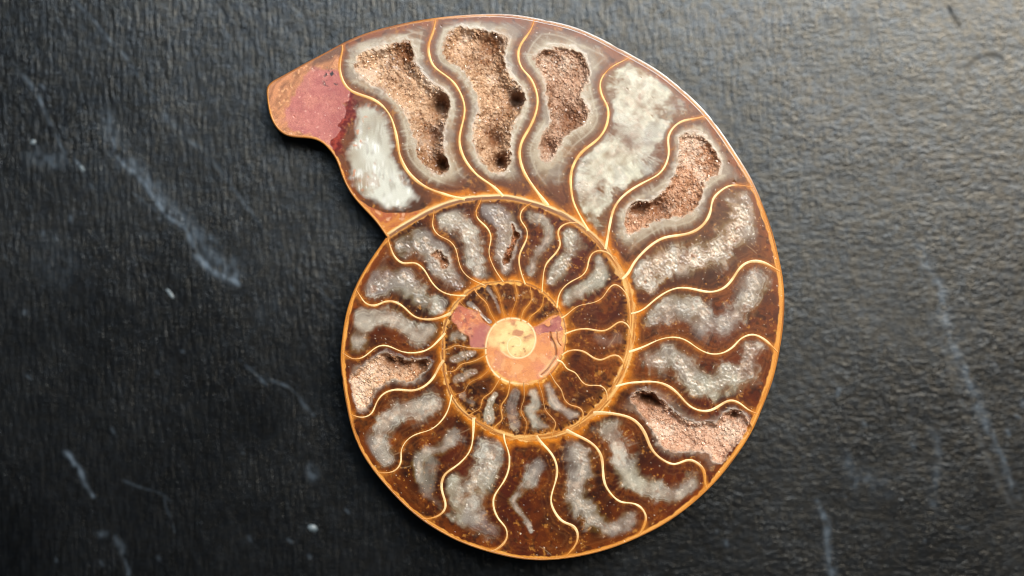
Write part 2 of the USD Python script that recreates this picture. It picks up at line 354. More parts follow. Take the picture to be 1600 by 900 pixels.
# half width of the coiled wall along its length, and the signed distance from its middle
ks = np.array([0, .06, .14, .22, .30, .36, .42, .48, .56, .64, .72, .80, .86, .92, 1.0])
kw = np.array([5, 5.2, 5.4, 5.4, 5.8, 6.2, 5.4, 4.5, 3.6, 2.9, 2.8, 2.9, 2.6, 1.6, 1.2])
tW = iW / len(spi_c)
hw = np.interp(tW, ks, kw)
tan = np.gradient(spi_c, axis=0); tan /= np.linalg.norm(tan, axis=1, keepdims=True)
dx, dy = GX - spi_c[iW, 0], GY - spi_c[iW, 1]
sW = -(dx * tan[iW, 1] * -1 + dy * tan[iW, 0] * 1) * -1
sW = dx * tan[iW, 1] - dy * tan[iW, 0]          # positive on the outer side
tR = iR / len(out_c)
near_i = lambda x, y, lo=0.8: int(lo * len(spi_c)) + int(np.argmin(np.hypot(*(spi_c[int(lo * len(spi_c)):] - [x, y]).T)))
HEART = np.hypot(GX - 807.5, GY - 530) < 29.5
kr_t = [0, .03, .12, .155, .17, .21, .26, .34, .42, .50, .56, .64, .72, .80, .88, .92, .97, 1]
kr_w = [5, 4.5, 4, 3, 3, 4, 4.5, 5.5, 7, 8.5, 9.5, 7.5, 6.5, 6.5, 6, 7.5, 6.5, 5]
rw = np.interp(tR, kr_t, kr_w)

# chambers: what is left between the walls
barrier = (dS < 1.25) | (dW < 1.25) | (dR < 1.5) | ~inside
lab, nlab = ndi.label(~barrier)
sizes = ndi.sum(np.ones(SH), lab, np.arange(1, nlab + 1))
good = [k + 1 for k in range(nlab) if sizes[k] > 90]
keep = np.isin(lab, good)
idx = ndi.distance_transform_edt(~keep, return_distances=False, return_indices=True)
lab = lab[idx[0], idx[1]]

# ------------------------------------------------------------------ colours of the cut face
def mixc(a, b, t):
    return a + (b - a) * np.clip(t, 0, 1)[..., None]

def C(*c):
    return lin(c)

# sheen painted into the amber: paler and more mauve towards the top
top_haze = smooth(560, 120, GY - 0.15 * (GX - 800)) * (sW > 0) * (dW > 3)
mouth = smooth(520, 260, GY) * smooth(340, 300, GY - 0.00 * GX) * 0 + top_haze  # same painted haze, mixed into the amber below

amber = mixc(C(46, 19, 7), C(112, 52, 13), 0.42 + 0.28 * n25 + 0.18 * n5)
amber = mixc(amber, C(80, 30, 16), 0.35 + 0.5 * n60)
amber = mixc(amber, C(126, 84, 58), 0.70 * mouth + 0.1 * n10 * mouth)
face = amber.copy()
rough = np.full(SH, 0.20); bumpy = np.full(SH, 0.06); coat = np.full(SH, 0.0)
hgt = np.zeros(SH)
fuzz = smooth(-0.2, 1.4, 0.55 * nb10 + 0.45 * nb5 + 0.42 * nb2 + 0.25 * fibre)
face = mixc(face, C(130, 68, 20), 0.42 * fuzz * (1 - 0.6 * mouth))
face = mixc(face, C(36, 16, 9), 0.65 * smooth(-0.1, 1.6, n10 - 0.3 * nb10) * (1 - 0.8 * mouth))
face = mixc(face, C(150, 72, 18), 0.55 * np.exp(-np.maximum(dR - rw, 0) / 13) * smooth(-0.6, 1.0, n10))
# little golden grains in the amber
sp = smooth(1.2, 2.2, 0.6 * nb2 + 0.5 * nb1 + 0.55 * n5)
face = mixc(face, C(170, 112, 48), 0.75 * sp)
face = mixc(face, C(38, 20, 12), 0.55 * smooth(0.8, 2.0, nb3 + 0.5 * nb10))
# glow of thin amber in the corners beside the coiled wall
near_w = np.exp(-np.maximum(dW - hw, 0) / 9.0) * (sW > 0)
corner = np.exp(-dS / 13.0) * np.exp(-np.maximum(dW - hw, 0) / 15.0) * (sW > 0)
face = mixc(face, C(206, 116, 22), np.clip((2.9 * corner - 0.50 + 0.12 * n5) * np.where(tW > .5, .55, 1), 0, 0.95))
corner2 = np.exp(-dS / 7.0) * np.exp(-np.maximum(dR - rw, 0) / 9.0)
face = mixc(face, C(196, 120, 42), np.clip(1.9 * corner2 - 0.45 + 0.1 * n3, 0, 0.9))
wall_all = np.minimum(dS, np.minimum(np.maximum(dW - hw, 0), np.maximum(dR - rw, 0)))
for off, wd, cl, am in ((8.5, 1.3, C(150, 92, 44), .20), (12.5, 1.4, C(44, 22, 12), .22), (15.5, 1.6, C(140, 96, 58), .14)):
    face = mixc(face, cl, am * np.exp(-((wall_all - off - 1.6 * n10 - 0.5 * fibre - 0.8 * nb3) / wd) ** 2) * smooth(-0.8, 0.6, n25) * ((dW > 14) | (sW < 0)))
ctr_z = smooth(125, 112, np.hypot(GX - 800, GY - 562)) * (sW < 0)
face = mixc(face, C(164, 106, 46), 0.5 * ctr_z * smooth(0.1, 1.6, n3 + 0.5 * nb2))
face = mixc(face, C(196, 160, 120), 0.5 * ctr_z * smooth(1.3, 2.2, nb3 + 0.5 * n1))
# orange seam along each septum, thinner on the older ones
seamw = np.where(tW < 0.34, 4.2, 2.6)
seam = np.exp(-(dS / seamw) ** 2) * (0.75 + 0.25 * fibre)
face = mixc(face, C(172, 102, 38), np.clip(np.where((tW > .5) & (sW < 0) | (tW > .6), .5, .8) * seam + 0.25 * np.exp(-dS / 8) * smooth(0.2, 1.5, fibre), 0, 1))
dark_line = np.exp(-((dS - 7.5) / 3.5) ** 2)
face = mixc(face, C(58, 34, 22), 0.35 * dark_line * smooth(-0.8, 0.8, fibre + 0.4 * n3))

# pale agate cores: middle line, half widths, strength, sparkle, tone
GREY, PALE, LILAC, WARM = C(158, 147, 132), C(206, 202, 180), C(142, 126, 118), C(180, 152, 128)
CORES = [
 ([(1002, 118), (998, 165), (985, 215), (945, 258), (918, 300)], 52, 52, 1.0, .35, PALE),
 ([(1158, 318), (1152, 350), (1140, 378), (1100, 398), (1060, 405), (1025, 416), (1008, 434)], 17, 17, .95, .9, WARM),
 ([(1180, 440), (1166, 475), (1140, 500), (1118, 512), (1092, 490), (1060, 478), (1026, 498)], 17, 16, .85, .55, GREY),
 ([(1175, 548), (1166, 580), (1130, 592), (1105, 606), (1078, 585), (1052, 560), (1024, 566)], 17, 15, .85, .7, GREY),
 ([(955, 672), (970, 705), (976, 738), (990, 756), (1020, 766), (1050, 772), (1082, 756)], 15, 10, .85, .4, GREY),
 ([(908, 705), (908, 740), (898, 772), (912, 795), (938, 818), (962, 826), (984, 812)], 16, 9, .85, .55, GREY),
 ([(836, 732), (828, 752), (803, 783), (818, 806), (830, 830)], 11, 3, .75, .3, GREY),
 ([(768, 706), (762, 730), (740, 752), (712, 772), (730, 790)], 15, 16, .95, .6, GREY),
 ([(738, 790), (750, 818), (775, 834)], 18, 9, .6, .3, LILAC),
 ([(708, 682), (692, 698), (664, 708), (654, 725), (655, 748)], 11, 6, .75, .4, GREY),
 ([(672, 720), (668, 770), (690, 790)], 10, 6, .35, .2, LILAC),
 ([(680, 630), (654, 640), (625, 642), (604, 660), (592, 690), (604, 716)], 17, 11, .85, .45, GREY),
 ([(556, 536), (562, 512), (598, 495), (624, 502), (648, 522), (668, 516)], 15, 14, .9, .3, GREY),
 ([(584, 448), (604, 436), (640, 436), (656, 462), (684, 480)], 16, 13, .8, .7, LILAC),
 ([(628, 386), (652, 378), (678, 392), (692, 422), (718, 448)], 16, 12, .8, .9, GREY),
 ([(698, 342), (722, 352), (738, 378), (742, 402), (748, 426)], 14, 11, .85, .6, GREY),
 ([(766, 322), (782, 338), (790, 368), (788, 395), (790, 420)], 14, 11, .8, .7, LILAC),
 ([(838, 335), (854, 348), (856, 372), (840, 395), (830, 424)], 9, 7, .75, .4, GREY),
 ([(892, 366), (894, 392), (878, 414), (862, 436)], 14, 9, .8, .7, GREY),
 ([(938, 404), (936, 430), (914, 450), (888, 464)], 9, 12, .75, .5, GREY),
 ([(856, 602), (866, 625), (882, 642), (900, 650)], 8, 8, .7, .3, LILAC),
 ([(832, 612), (838, 630), (826, 645), (850, 666)], 8, 8, .75, .3, LILAC),
 ([(806, 615), (800, 642), (804, 660)], 6, 8, .45, .4, LILAC),
 ([(774, 616), (765, 634), (766, 656)], 4, 6, .8, .9, WARM),
 ([(712, 594), (728, 586), (742, 580)], 6, 5, .6, .9, WARM),
 ([(708, 562), (724, 556), (740, 552)], 6, 5, .6, .9, WARM),
 ([(706, 528), (716, 526), (724, 528)], 7, 5, .8, .3, GREY),
 ([(733, 474), (745, 482), (754, 493), (766, 503)], 3.5, 2.5, .9, .8, GREY),
 ([(762, 450), (774, 470), (781, 488)], 3, 2, .45, .5, LILAC),
 ([(935, 525), (950, 535), (965, 530)], 8, 8, .22, .2, LILAC),
 ([(720, 612), (726, 625), (738, 630)], 5, 5, .35, .4, LILAC),
]
core_field = np.zeros(SH)
for pts, w0, w1, strength, spark, tone in CORES:
    big_ = 1.36 if (pts[0][0] > 900 or pts[0][1] > 660) and w0 > 12 else 1.22
    w0, w1 = w0 * big_, w1 * big_
    c = curve(pts, 1.0)
    # stay inside the chamber that the middle line runs through
    ci = np.clip(((c - [X0, Y0]) / STEP).round().astype(int), 0, [SH[1] - 1, SH[0] - 1])
    here = np.bincount(lab[ci[:, 1], ci[:, 0]]).argmax()
    d, i = near_field(c, 2.2 * max(w0, w1) + 8)
    w = w0 + (w1 - w0) * i / len(c)
    wall = np.minimum(dS, np.minimum(np.maximum(dW - hw, 0), np.maximum(dR - rw, 0)))
    ls_ = ndi.gaussian_filter1d(rng.standard_normal(len(c)), 1.3); ls_ /= ls_.std()
    streak = ls_[i]
    e = (w * 1.12 - d) / np.maximum(w, 3) + 0.17 * n10 + 0.07 * n5 + 0.04 * nb3 + 0.035 * streak + 0.04 * fibre + 0.02 * n2
    k = smooth(-0.30, 0.74, e + 0.06 * fibre * smooth(0.5, 0, e)) * smooth(2.5, 11.0, wall + 0.6 * nb3) * (lab == here) if w0 > 7.4 else smooth(-0.1, 0.5, e) * (lab == here)
    rimc = mixc(C(140, 106, 44), C(120, 100, 78), 0.45 + 0.4 * n25 + 0.2 * n10)
    cc = mixc(rimc, tone, smooth(0.35, 1.0, k * (0.95 + 0.10 * n5)))
    cc = mixc(cc, C(104, 94, 90), 0.5 * smooth(0.1, 1.6, n10 + 0.4 * nb5 + 0.35 * streak))
    cc = mixc(cc, C(222, 220, 208), 0.38 * smooth(0.4, 1.7, nb10 + 0.5 * n5 - 0.2 + 0.4 * streak + 0.2 * n2))
    ag = np.clip(e, 0, 1.2)
    for at_, wd_, cl_, am_ in ((.16, .05, (96, 62, 26), .5), (.30, .05, (206, 196, 168), .5), (.42, .045, (96, 80, 66), .5), (.54, .05, (214, 206, 190), .42), (.68, .05, (116, 104, 96), .35)):
        cc = mixc(cc, C(*cl_), am_ * np.exp(-((ag - at_ - 0.05 * n10 - 0.025 * nb3) / wd_) ** 2) * smooth(-1.0, 0.6, nb10))
    cen = smooth(0.45, 0.95, (w - d) / w + 0.12 * n10 + 0.10 * n5)
    cc = mixc(cc, C(206, 196, 180), 0.30 * cen)
    seamline = np.exp(-((d - 1.5 * n5) / 1.6) ** 2) * smooth(-0.5, 0.8, nb5)
    cc = mixc(cc, C(236, 214, 194), 0.5 * seamline)
    cc = mixc(cc, C(128, 82, 54), 0.55 * seamline * smooth(0.8, 1.8, nb3 + 0.4 * n1))
    mid = smooth(0.30, 0.95, (w - d) / w + 0.18 * n5) * spark
    cc = mixc(cc, C(222, 196, 172), mid * smooth(-0.2, 1.3, n3 + 0.4 * n1))
    cc = mixc(cc, C(150, 100, 70), 0.8 * mid * smooth(0.9, 1.9, nb3))
    cc = mixc(cc, C(250, 246, 240), 0.85 * smooth(1.5, 2.4, 0.7 * nb2 + 0.7 * nb1) * spark)  # white glints of crystal facets put into the colour
    tone_j = rng.uniform(0, 1)
    cc = mixc(cc, [C(206, 204, 180), C(122, 108, 110), C(190, 178, 160)][int(tone_j * 2.99)], 0.30 * smooth(-0.6, 1.2, n25 * (1 if tone_j > .4 else -1)))
    k = k * strength * np.clip(0.83 + 0.15 * n10 + 0.07 * n5 + 0.05 * n2, 0.35, 1)
    face = mixc(face, cc, k)
    core_field = np.maximum(core_field, k)
    rough += k * 0.08; bumpy += k * (0.10 + 0.5 * spark * mid)
    hgt -= k * mid * (0.9 + 0.8 * n2) * 0.9 * np.clip(spark * 1.6 - 0.4, 0, 1)

# open hollows lined with crystals: outline, depth, lining colours, deeper spots
BROWN, SUGAR, ROSE = C(132, 88, 54), C(204, 168, 136), C(206, 166, 140)
HOLLOWS = [
 ([(556, 96), (566, 84), (590, 76), (612, 68), (640, 66), (646, 84), (648, 102), (662, 118), (678, 134), (696, 146), (702, 162), (696, 188), (692, 212), (694, 240), (700, 262), (690, 272), (670, 262), (655, 246), (650, 225), (645, 205), (636, 182), (620, 160), (600, 142), (576, 128), (558, 112)],
  15, SUGAR, BROWN, [(690, 163, 14, 54), (691, 256, 9, 50), (640, 84, 14, 8), (678, 210, 14, 16)], 1.0, 14),
 ([(692, 78), (698, 58), (716, 44), (748, 48), (776, 54), (794, 62), (786, 82), (790, 102), (800, 122), (815, 142), (818, 160), (810, 180), (802, 196), (796, 222), (796, 252), (782, 270), (766, 264), (750, 246), (742, 226), (740, 200), (748, 175), (746, 150), (735, 126), (716, 103), (696, 92)],
  15, SUGAR, BROWN, [(808, 156, 12, 54), (782, 252, 10, 52), (770, 66, 18, 9), (772, 215, 12, 16)], 1.0, 14),
 ([(838, 92), (850, 83), (872, 78), (900, 84), (912, 100), (914, 128), (904, 150), (916, 172), (908, 192), (888, 204), (870, 226), (856, 250), (847, 238), (852, 212), (864, 194), (862, 165), (856, 140), (850, 115)],
  9, C(184, 148, 124), C(128, 84, 54), [(890, 185, 14, 12), (858, 226, 9, 16), (850, 84, 5, 6)], 1.0, 7),
 ([(1064, 215), (1080, 208), (1104, 221), (1121, 245), (1124, 266), (1106, 282), (1098, 297), (1092, 316), (1080, 332), (1062, 338), (1035, 342), (1006, 354), (982, 364), (978, 348), (985, 324), (998, 316), (1020, 314), (1036, 300), (1056, 272), (1062, 245)],
  8, C(200, 156, 126), C(156, 106, 72), [(1003, 325, 9, 20), (1030, 322, 13, 15), (990, 325, 8, 12)], .9, 6),
 ([(984, 622), (1000, 613), (1022, 616), (1036, 628), (1054, 645), (1076, 659), (1105, 660), (1122, 659), (1132, 645), (1145, 642), (1162, 646), (1171, 656), (1174, 670), (1156, 690), (1141, 706), (1123, 724), (1106, 711), (1090, 705), (1056, 706), (1036, 700), (1025, 680), (1010, 660), (998, 642)],
  12, ROSE, C(176, 132, 104), [(1012, 620, 12, 34), (1028, 626, 8, 24), (1148, 648, 6, 16)], .25, 5),
 ([(548, 588), (566, 573), (585, 558), (600, 550), (622, 559), (660, 562), (673, 566), (663, 580), (640, 597), (620, 594), (600, 600), (584, 615), (574, 636), (562, 641), (554, 622), (548, 602)],
  6, C(216, 180, 148), C(176, 122, 80), [(660, 571, 9, 24), (610, 562, 12, 14), (630, 568, 10, 12)], .35, 4),
 ([(800, 350), (808, 362), (812, 370), (806, 378), (802, 392), (796, 408), (788, 412), (788, 398), (796, 382), (800, 368)],
  6, C(180, 120, 80), C(120, 66, 34), [(806, 368, 5, 10), (791, 405, 5, 7)], .3, 2.5),
 ([(672, 398), (684, 390), (696, 400), (700, 416), (690, 420), (684, 408)], 4, C(190, 150, 120), C(130, 84, 52), [(692, 405, 5, 6)], .3, 2.5),
]
hollow = np.zeros(SH)
for poly, depth, ca, cb, spots, band, ramp_w in HOLLOWS:
    c = curve(poly + poly[:1], 1.0)
    mk = mask_of(c)
    d, i = near_field(c, 60)
    d = np.where(mk, d, -d)
    ci = np.clip(((np.mean(c, axis=0) - [X0, Y0]) / STEP).round().astype(int), 0, [SH[1] - 1, SH[0] - 1])
    mids = ndi.distance_transform_edt(mk); py, px = np.unravel_index(mids.argmax(), SH)
    same = lab == lab[py, px]
    d = d + (5 if 8 < depth < 10 else 1.5 if band > .5 else 0)
    dj = d + 0.9 * nb3 + 0.5 * nb2 * (d > -4)
    dj = np.where(same, dj, -50)
    wall = np.minimum(dS, np.minimum(np.maximum(dW - hw, 0), np.maximum(dR - rw, 0)))
    # bands of agate around it
    ring = smooth(-46 if band > .5 else -30, -20 if band > .5 else -8, d + 2.0 * n5 + 1.5 * fibre) * smooth(4, 13, wall + 0.8 * nb3 + 0.5 * fibre) * smooth(14, 34, np.maximum(dW - hw, 0) + 2 * n5) * same * band
    agate = mixc(C(128, 102, 78), C(168, 152, 130), smooth(-22, -6, d + 2.5 * n10 + 1.6 * fibre + nb3))
    agate = mixc(agate, C(116, 88, 70), 0.8 * smooth(17, 8, wall + 1.2 * n5 + 0.8 * fibre))
    agate = mixc(agate, C(188, 172, 150), 0.6 * smooth(-12, -4, d + 1.5 * n10 + nb3))
    agate = mixc(agate, C(206, 196, 176), 0.4 * np.exp(-((wall - 17 - 1.5 * n10) / 1.6) ** 2))
    agate = mixc(agate, C(196, 186, 170), 0.4 * smooth(0.2, 1.6, 0.7 * fibre + 0.5 * nb5 + 0.3 * n1))
    agate = mixc(agate, C(150, 104, 64), 0.4 * smooth(0.5, 1.8, nb10 + 0.5 * nb2))
    agate = mixc(agate, C(122, 106, 96), 0.6 * smooth(0, 1.8, n10 + 0.3 * n2))
    face = mixc(face, agate, ring * 0.92)
    core_field = np.maximum(core_field, ring * 0.8 * smooth(-16, -8, d))
    lip = smooth(-5.5, -1.5, d + 1.4 * nb3) * same * smooth(2, 5, wall)
    face = mixc(face, C(212, 194, 176), lip * smooth(-0.5, 1.3, n3 + 0.7 * n10) * (0.55 if band > .5 else 0.3))
    k = smooth(-2.2, 3.2, dj + 0.8 * n2)
    cc = mixc(ca, cb, 0.32 + 0.30 * n25 + 0.12 * n5 + 0.16 * nb2 + 0.22 * nb1)
    cc = mixc(cc, C(222, 200, 180), 0.6 * smooth(0.2, 1.7, nb10 + 0.7 * nb2))
    cc = mixc(cc, C(110, 62, 32), 0.4 * smooth(0.9, 2.0, nb5 + 0.7 * n2) * (1 if band > .5 else 0.4))
    shade_stain = sum(np.exp(-(((GX - x) ** 2 + (GY - y) ** 2) / (2.2 * r * r))) for x, y, r, dd in spots)
    cc = mixc(cc, C(116, 66, 30), np.clip(0.75 * shade_stain + 0.12 * n3 * shade_stain, 0, 0.9))  # brown stain together with painted shade in the deeper spots
    face = mixc(face, cc, k)
    dep = depth * smooth(0, ramp_w * 1.5, dj) * (1 + 0.12 * n10)
    for x, y, r, dd in spots:
        dep += dd * np.exp(-(((GX - x) ** 2 + (GY - y) ** 2) / (r * r))) * smooth(0, 6, dj)
    dep = np.where(dj > 0, np.clip(dep + (0.7 * n2 + 0.45 * n1 + 0.7 * nb3 + 0.3 * n5) * smooth(0, 3, dj) * min(1, depth / 10 + .35), 0, 72), 0)
    hgt -= dep
    hollow = np.maximum(hollow, k)
    rough = rough + (0.5 - rough) * k; bumpy = bumpy + (0.75 - bumpy) * k
    bumpy += lip * 0.4

# the fill of the last chamber: rose stone, dark red band, pale agate
c0 = lab == lab[int((285 - Y0) / STEP), int((590 - X0) / STEP)]
agl = curve([(552, 168), (585, 164), (606, 188), (611, 225), (622, 262), (645, 292), (652, 308), (636, 322), (600, 324), (572, 308), (552, 278), (541, 246), (545, 225), (556, 200), (552, 168)], 1.0)
d, i = near_field(agl, 60); d = np.where(mask_of(agl), d, -d)
k = smooth(-5, 10, d + 1.6 * n5 + 2.0 * n10 + 1.2 * fibre + 0.8 * nb3) * c0
cc = mixc(C(200, 198, 186), C(160, 148, 128), 0.4 + 0.4 * n25 + 0.3 * n10)
sk = ndi.gaussian_filter(rng.standard_normal(SH), (5, 0.7)) ; sk /= sk.std()
cc = mixc(cc, C(240, 240, 236), 0.75 * smooth(0.1, 1.8, 0.5 * n5 + 0.6 * nb10 + 0.5 * sk))
cc = mixc(cc, C(136, 124, 108), 0.5 * smooth(0.4, 1.8, 0.6 * nb5 - 0.5 * nb10 + 0.5 * sk))
cc = mixc(cc, C(150, 116, 84), 0.55 * smooth(0.4, 2.0, nb10 + 0.3 * n3 + 0.3 * nb2))
cc = mixc(cc, C(206, 140, 106), 0.8 * smooth(1.6, 2.3, n3 + 0.3 * n25))
face = mixc(face, cc, k)
core_field = np.maximum(core_field, k * 0.95)
rough += k * 0.08; bumpy += 0.25 * k
edge_x = 541 + 5.5 * n10 + 3 * n5 - 0.30 * (GY - 150) + np.where(GY < 120, -(120 - GY) * 0.35, 0)
red = c0 * smooth(30, 10, GX - edge_x + 3 * nb5 + 3 * nb2) * smooth(255, 236, GY + 0.9 * (GX - 530) * 0 + 5 * n5)
rc = mixc(C(98, 20, 12), C(150, 54, 38), 0.30 + 0.4 * n10 + 0.35 * nb2)
rc = mixc(rc, C(170, 110, 80), 0.6 * smooth(0.9, 2.0, nb5 + 0.5 * n2))
face = mixc(face, rc, red)
pk = c0 * smooth(2.5, -1.5, GX - edge_x + 1.6 * nb3)
rose = mixc(C(166, 86, 80), C(186, 108, 98), 0.4 + 0.3 * n25 + 0.25 * n3 + 0.2 * n1)
rose = mixc(rose, C(150, 62, 52), 0.5 * smooth(500, 545, GX + 4 * n10))
rose = mixc(rose, C(220, 162, 146), 0.7 * smooth(1.3, 2.2, 0.5 * nb2 + 0.7 * nb1))
rose = mixc(rose, C(150, 74, 70), 0.35 * smooth(0.8, 2, nb3))
rose = mixc(rose, C(206, 134, 110), 0.5 * smooth(-0.4, 1.6, nb10 + 0.4 * n1))
rose = mixc(rose, C(150, 78, 78), 0.35 * smooth(0.2, 1.6, n10 + 0.5 * nb1))
# tan layered margin of the mouth
u = (GX - 416) * 0.80 + (GY - 160) * 0.62         # across the layers
v = (GX - 430) * 0.60 - (GY - 180) * 0.80
tanm = 1 - smooth(0.25, 0.75, ndi.gaussian_filter(mask_of([(488, 103), (502, 108), (526, 110), (560, 120), (560, 240), (518, 230), (500, 219), (480, 210), (456, 203), (443, 192), (446, 176), (457, 154), (472, 128)]).astype(float), 5.0) + 0.09 * nb3 + 0.05 * nb5)
stripes = ndi.gaussian_filter(rng.standard_normal((400, 40)), (1.2, 4)); stripes /= stripes.std()
dg = (GX - 416) * 0.80 + (GY - 100) * 0.60 + 2.0 * n10
st = ndi.map_coordinates(stripes, [np.clip(dg * 1.1 + 8, 0, 399), np.clip((GY - 60) / 6, 0, 39)], order=1, mode='nearest')
tc = mixc(C(196, 128, 82), C(150, 92, 54), 0.4 + 0.35 * st + 0.2 * n3)
tc = mixc(tc, C(226, 168, 116), 0.6 * smooth(0.9, 1.9, nb2 + 0.3 * st))
tc = mixc(tc, C(104, 62, 40), 0.6 * smooth(0.9, 2.0, n5 + 0.6 * st))
pc = mixc(rose, tc, tanm)
face = mixc(face, pc, pk)
rough = rough + (0.36 - rough) * pk; bumpy = bumpy + (0.3 - bumpy) * pk
# black dendrites at the top of the rose stone
dend = c0 * pk * smooth(26, 8, np.abs(GY - 121)) * smooth(18, 4, np.abs(GX - 517)) * smooth(1.5, 2.0, nb2 + 0.5 * n5)
face = mixc(face, C(34, 16, 14), dend)
# brown wedge above it
wedge = c0 * smooth(18, 10, dR + 3 * n5) * smooth(478, 495, GX + 4 * n5) * smooth(135, 118, GY)
face = mixc(face, C(84, 46, 24), 0.85 * wedge)
# the small triangle of orange stone at the inner corner
tri = mask_of([(545, 300), (575, 322), (600, 332), (640, 333), (690, 317), (640, 352), (605, 372), (580, 345)]) & (lab == lab[int((285 - Y0) / STEP), int((590 - X0) / STEP)])
td = ndi.gaussian_filter(tri.astype(float), 1.5)
trc = mixc(C(196, 124, 62), C(170, 92, 58), 0.5 + 0.4 * n5 + 0.3 * nb2)
trc = mixc(trc, C(226, 178, 140), 0.6 * smooth(1.0, 2.0, nb3))
face = mixc(face, trc, smooth(0.3, 0.75, td))

# inner coil: rose and peach stone, cream heart
ctr = np.array([808.0, 535.0])
def poly_soft(pts, s=2.4, jit=0.16):
    g = ndi.gaussian_filter(mask_of(pts).astype(float), s)
    return smooth(0.25, 0.75, g + jit * nb5 * smooth(0.02, 0.2, g))
pl = poly_soft([(708, 486), (716, 474), (730, 481), (748, 488), (752, 500), (768, 510), (762, 528), (760, 543), (736, 541), (733, 524), (718, 515), (707, 502)])
peach = mixc(C(206, 128, 80), C(184, 98, 70), 0.5 + 0.4 * n10 + 0.3 * nb2)
peach = mixc(peach, C(226, 168, 112), 0.5 * smooth(0.4, 1.8, nb5 + 0.6 * n2))
peach = mixc(peach, C(168, 96, 90), smooth(-14, 14, (GX - 738) * 0.5 + (GY - 520) * 1.0 + 4 * n10) * 0.85)
face = mixc(face, peach, pl)
pr = poly_soft([(832, 512), (848, 504), (862, 496), (880, 493), (884, 514), (862, 518), (840, 523)])
face = mixc(face, mixc(mixc(C(160, 86, 80), C(196, 122, 98), 0.4 + 0.4 * n5 + 0.2 * nb2), C(222, 164, 110), 0.6 * smooth(1.0, 2.0, nb5 + 0.4 * n2)), pr)
# the first turns, filled with peach stone
W_NUC = tW > 0.845
end_a = curve([(836, 520), (860, 518), (882, 514)], 1.0)
nuc_zone = ((lab == lab[int((575 - Y0) / STEP), int((810 - X0) / STEP)]))
nuc2 = mask_of(spi_c[int(0.80 * len(spi_c)):int(0.905 * len(spi_c))]) | nuc_zone
nk = smooth(0.3, 0.7, ndi.gaussian_filter((nuc2 & ~(pr > .5)).astype(float), 1.0))
rad = np.hypot(GX - 808, GY - 535)
pe = mixc(C(214, 138, 80), C(200, 120, 74), 0.45 + 0.4 * n10 + 0.15 * nb2)
pe = mixc(pe, C(206, 124, 100), 0.5 * smooth(0, 1.8, n25 + 0.4 * n5) * smooth(545, 575, GY))
cream = mixc(C(232, 202, 140), C(224, 178, 116), 0.5 + 0.4 * n5 + 0.2 * nb2)
cream = mixc(cream, C(176, 110, 76), 0.8 * smooth(0.55, 1.5, n5 + 0.6 * nb3) * smooth(26, 14, np.hypot(GX - 816, GY - 512)))
cream = mixc(cream, C(150, 100, 60), 0.6 * smooth(1.4, 2.1, nb2) * smooth(34, 20, rad))
ck = smooth(0.2, 0.8, ndi.gaussian_filter(HEART.astype(float), 2.0) + 0.06 * n5)
disc = np.hypot(GX - 807.5, GY - 530)
ck = smooth(32.5, 27, disc + 0.8 * nb3) * (1 - 0.45 * smooth(8, 26, (GY - 535) + 4 * n5))
ck = np.maximum(ck, 0.9 * smooth(38, 10, np.hypot(GX - 784, GY - 517) + 3 * n5))
pe = mixc(pe, C(228, 172, 118), 0.45 * smooth(0.5, 1.8, nb5 + 0.5 * n2))
pe = mixc(pe, C(186, 104, 84), 0.4 * smooth(0.7, 2.0, n5 - 0.5 * nb10 + 0.4 * nb2))
pe = mixc(pe, C(250, 226, 190), 0.55 * np.exp(-((disc - 29.5) / 1.3) ** 2) * smooth(-10, 10, (GX - 800) + (GY - 530)))
pe = mixc(pe, cream, ck)
face = mixc(face, pe, nk)
rough = rough + (0.34 - rough) * np.maximum(nk, np.maximum(pl, pr)); bumpy = bumpy + (0.25 - bumpy) * nk
# brown cracks in the peach stone
for pts, w in (([(861, 528), (867, 540), (868, 556), (862, 566), (855, 578), (846, 586)], 1.5), ([(860, 520), (861, 532)], 1.2), ([(870, 520), (872, 535), (876, 540)], 0.8)):
    d, _ = near_field(curve(pts, 0.5), 12)
    q = np.exp(-(d / w) ** 2)
    face = mixc(face, C(112, 62, 42), 0.9 * q); hgt -= 1.6 * q
d, _ = near_field(curve([(868, 560), (858, 574), (846, 585)], .5), 12); q = np.exp(-((d - 3) / 2.0) ** 2)
face = mixc(face, C(240, 200, 150), 0.5 * q * nk)

# the coiled wall: layered shell, frilled orange on its older turns
frill = hw + 0.9 * nb3 + 0.7 * fibre_w * smooth(0.22, 0.4, tW)
wk = smooth(1.0, -0.6, dW - frill)
wk = np.where(tW > 0.80, smooth(0.8, -0.4, dW - frill), wk)
t = sW / np.maximum(hw, 1.5)
la = rng.standard_normal((1, len(spi_c)))
lay = ndi.gaussian_filter(rng.standard_normal((24, len(spi_c))), (0.9, 22)); lay /= lay.std()
ly = ndi.map_coordinates(lay, [np.clip((t + 1.2) * 10, 0, 23), iW], order=1, mode='nearest')
w_out = mixc(C(212, 144, 66), C(240, 206, 152), smooth(1.0, 0.45, t))
wc = mixc(w_out, C(134, 92, 66), smooth(0.30, -0.05, t + 0.10 * ly))
wc = mixc(wc, C(190, 132, 70), smooth(-0.55, -0.85, t))
wc2 = mixc(C(192, 122, 54), C(224, 174, 106), 0.35 + 0.5 * ly)
wc2 = mixc(wc2, C(150, 92, 40), 0.7 * smooth(0.6, 1.8, -ly + 0.5 * nb3))
wc = mixc(wc, wc2, smooth(0.15, 0.26, tW))
wc = mixc(wc, C(150, 92, 50), 0.35 * smooth(0.2, 1.6, ly) * (tW < 0.25))
wc3 = mixc(C(204, 126, 50), C(228, 170, 92), 0.4 + 0.4 * nb3 + 0.2 * n1)     # the innermost turns glow
wc = mixc(wc, wc3, smooth(0.60, 0.66, tW))
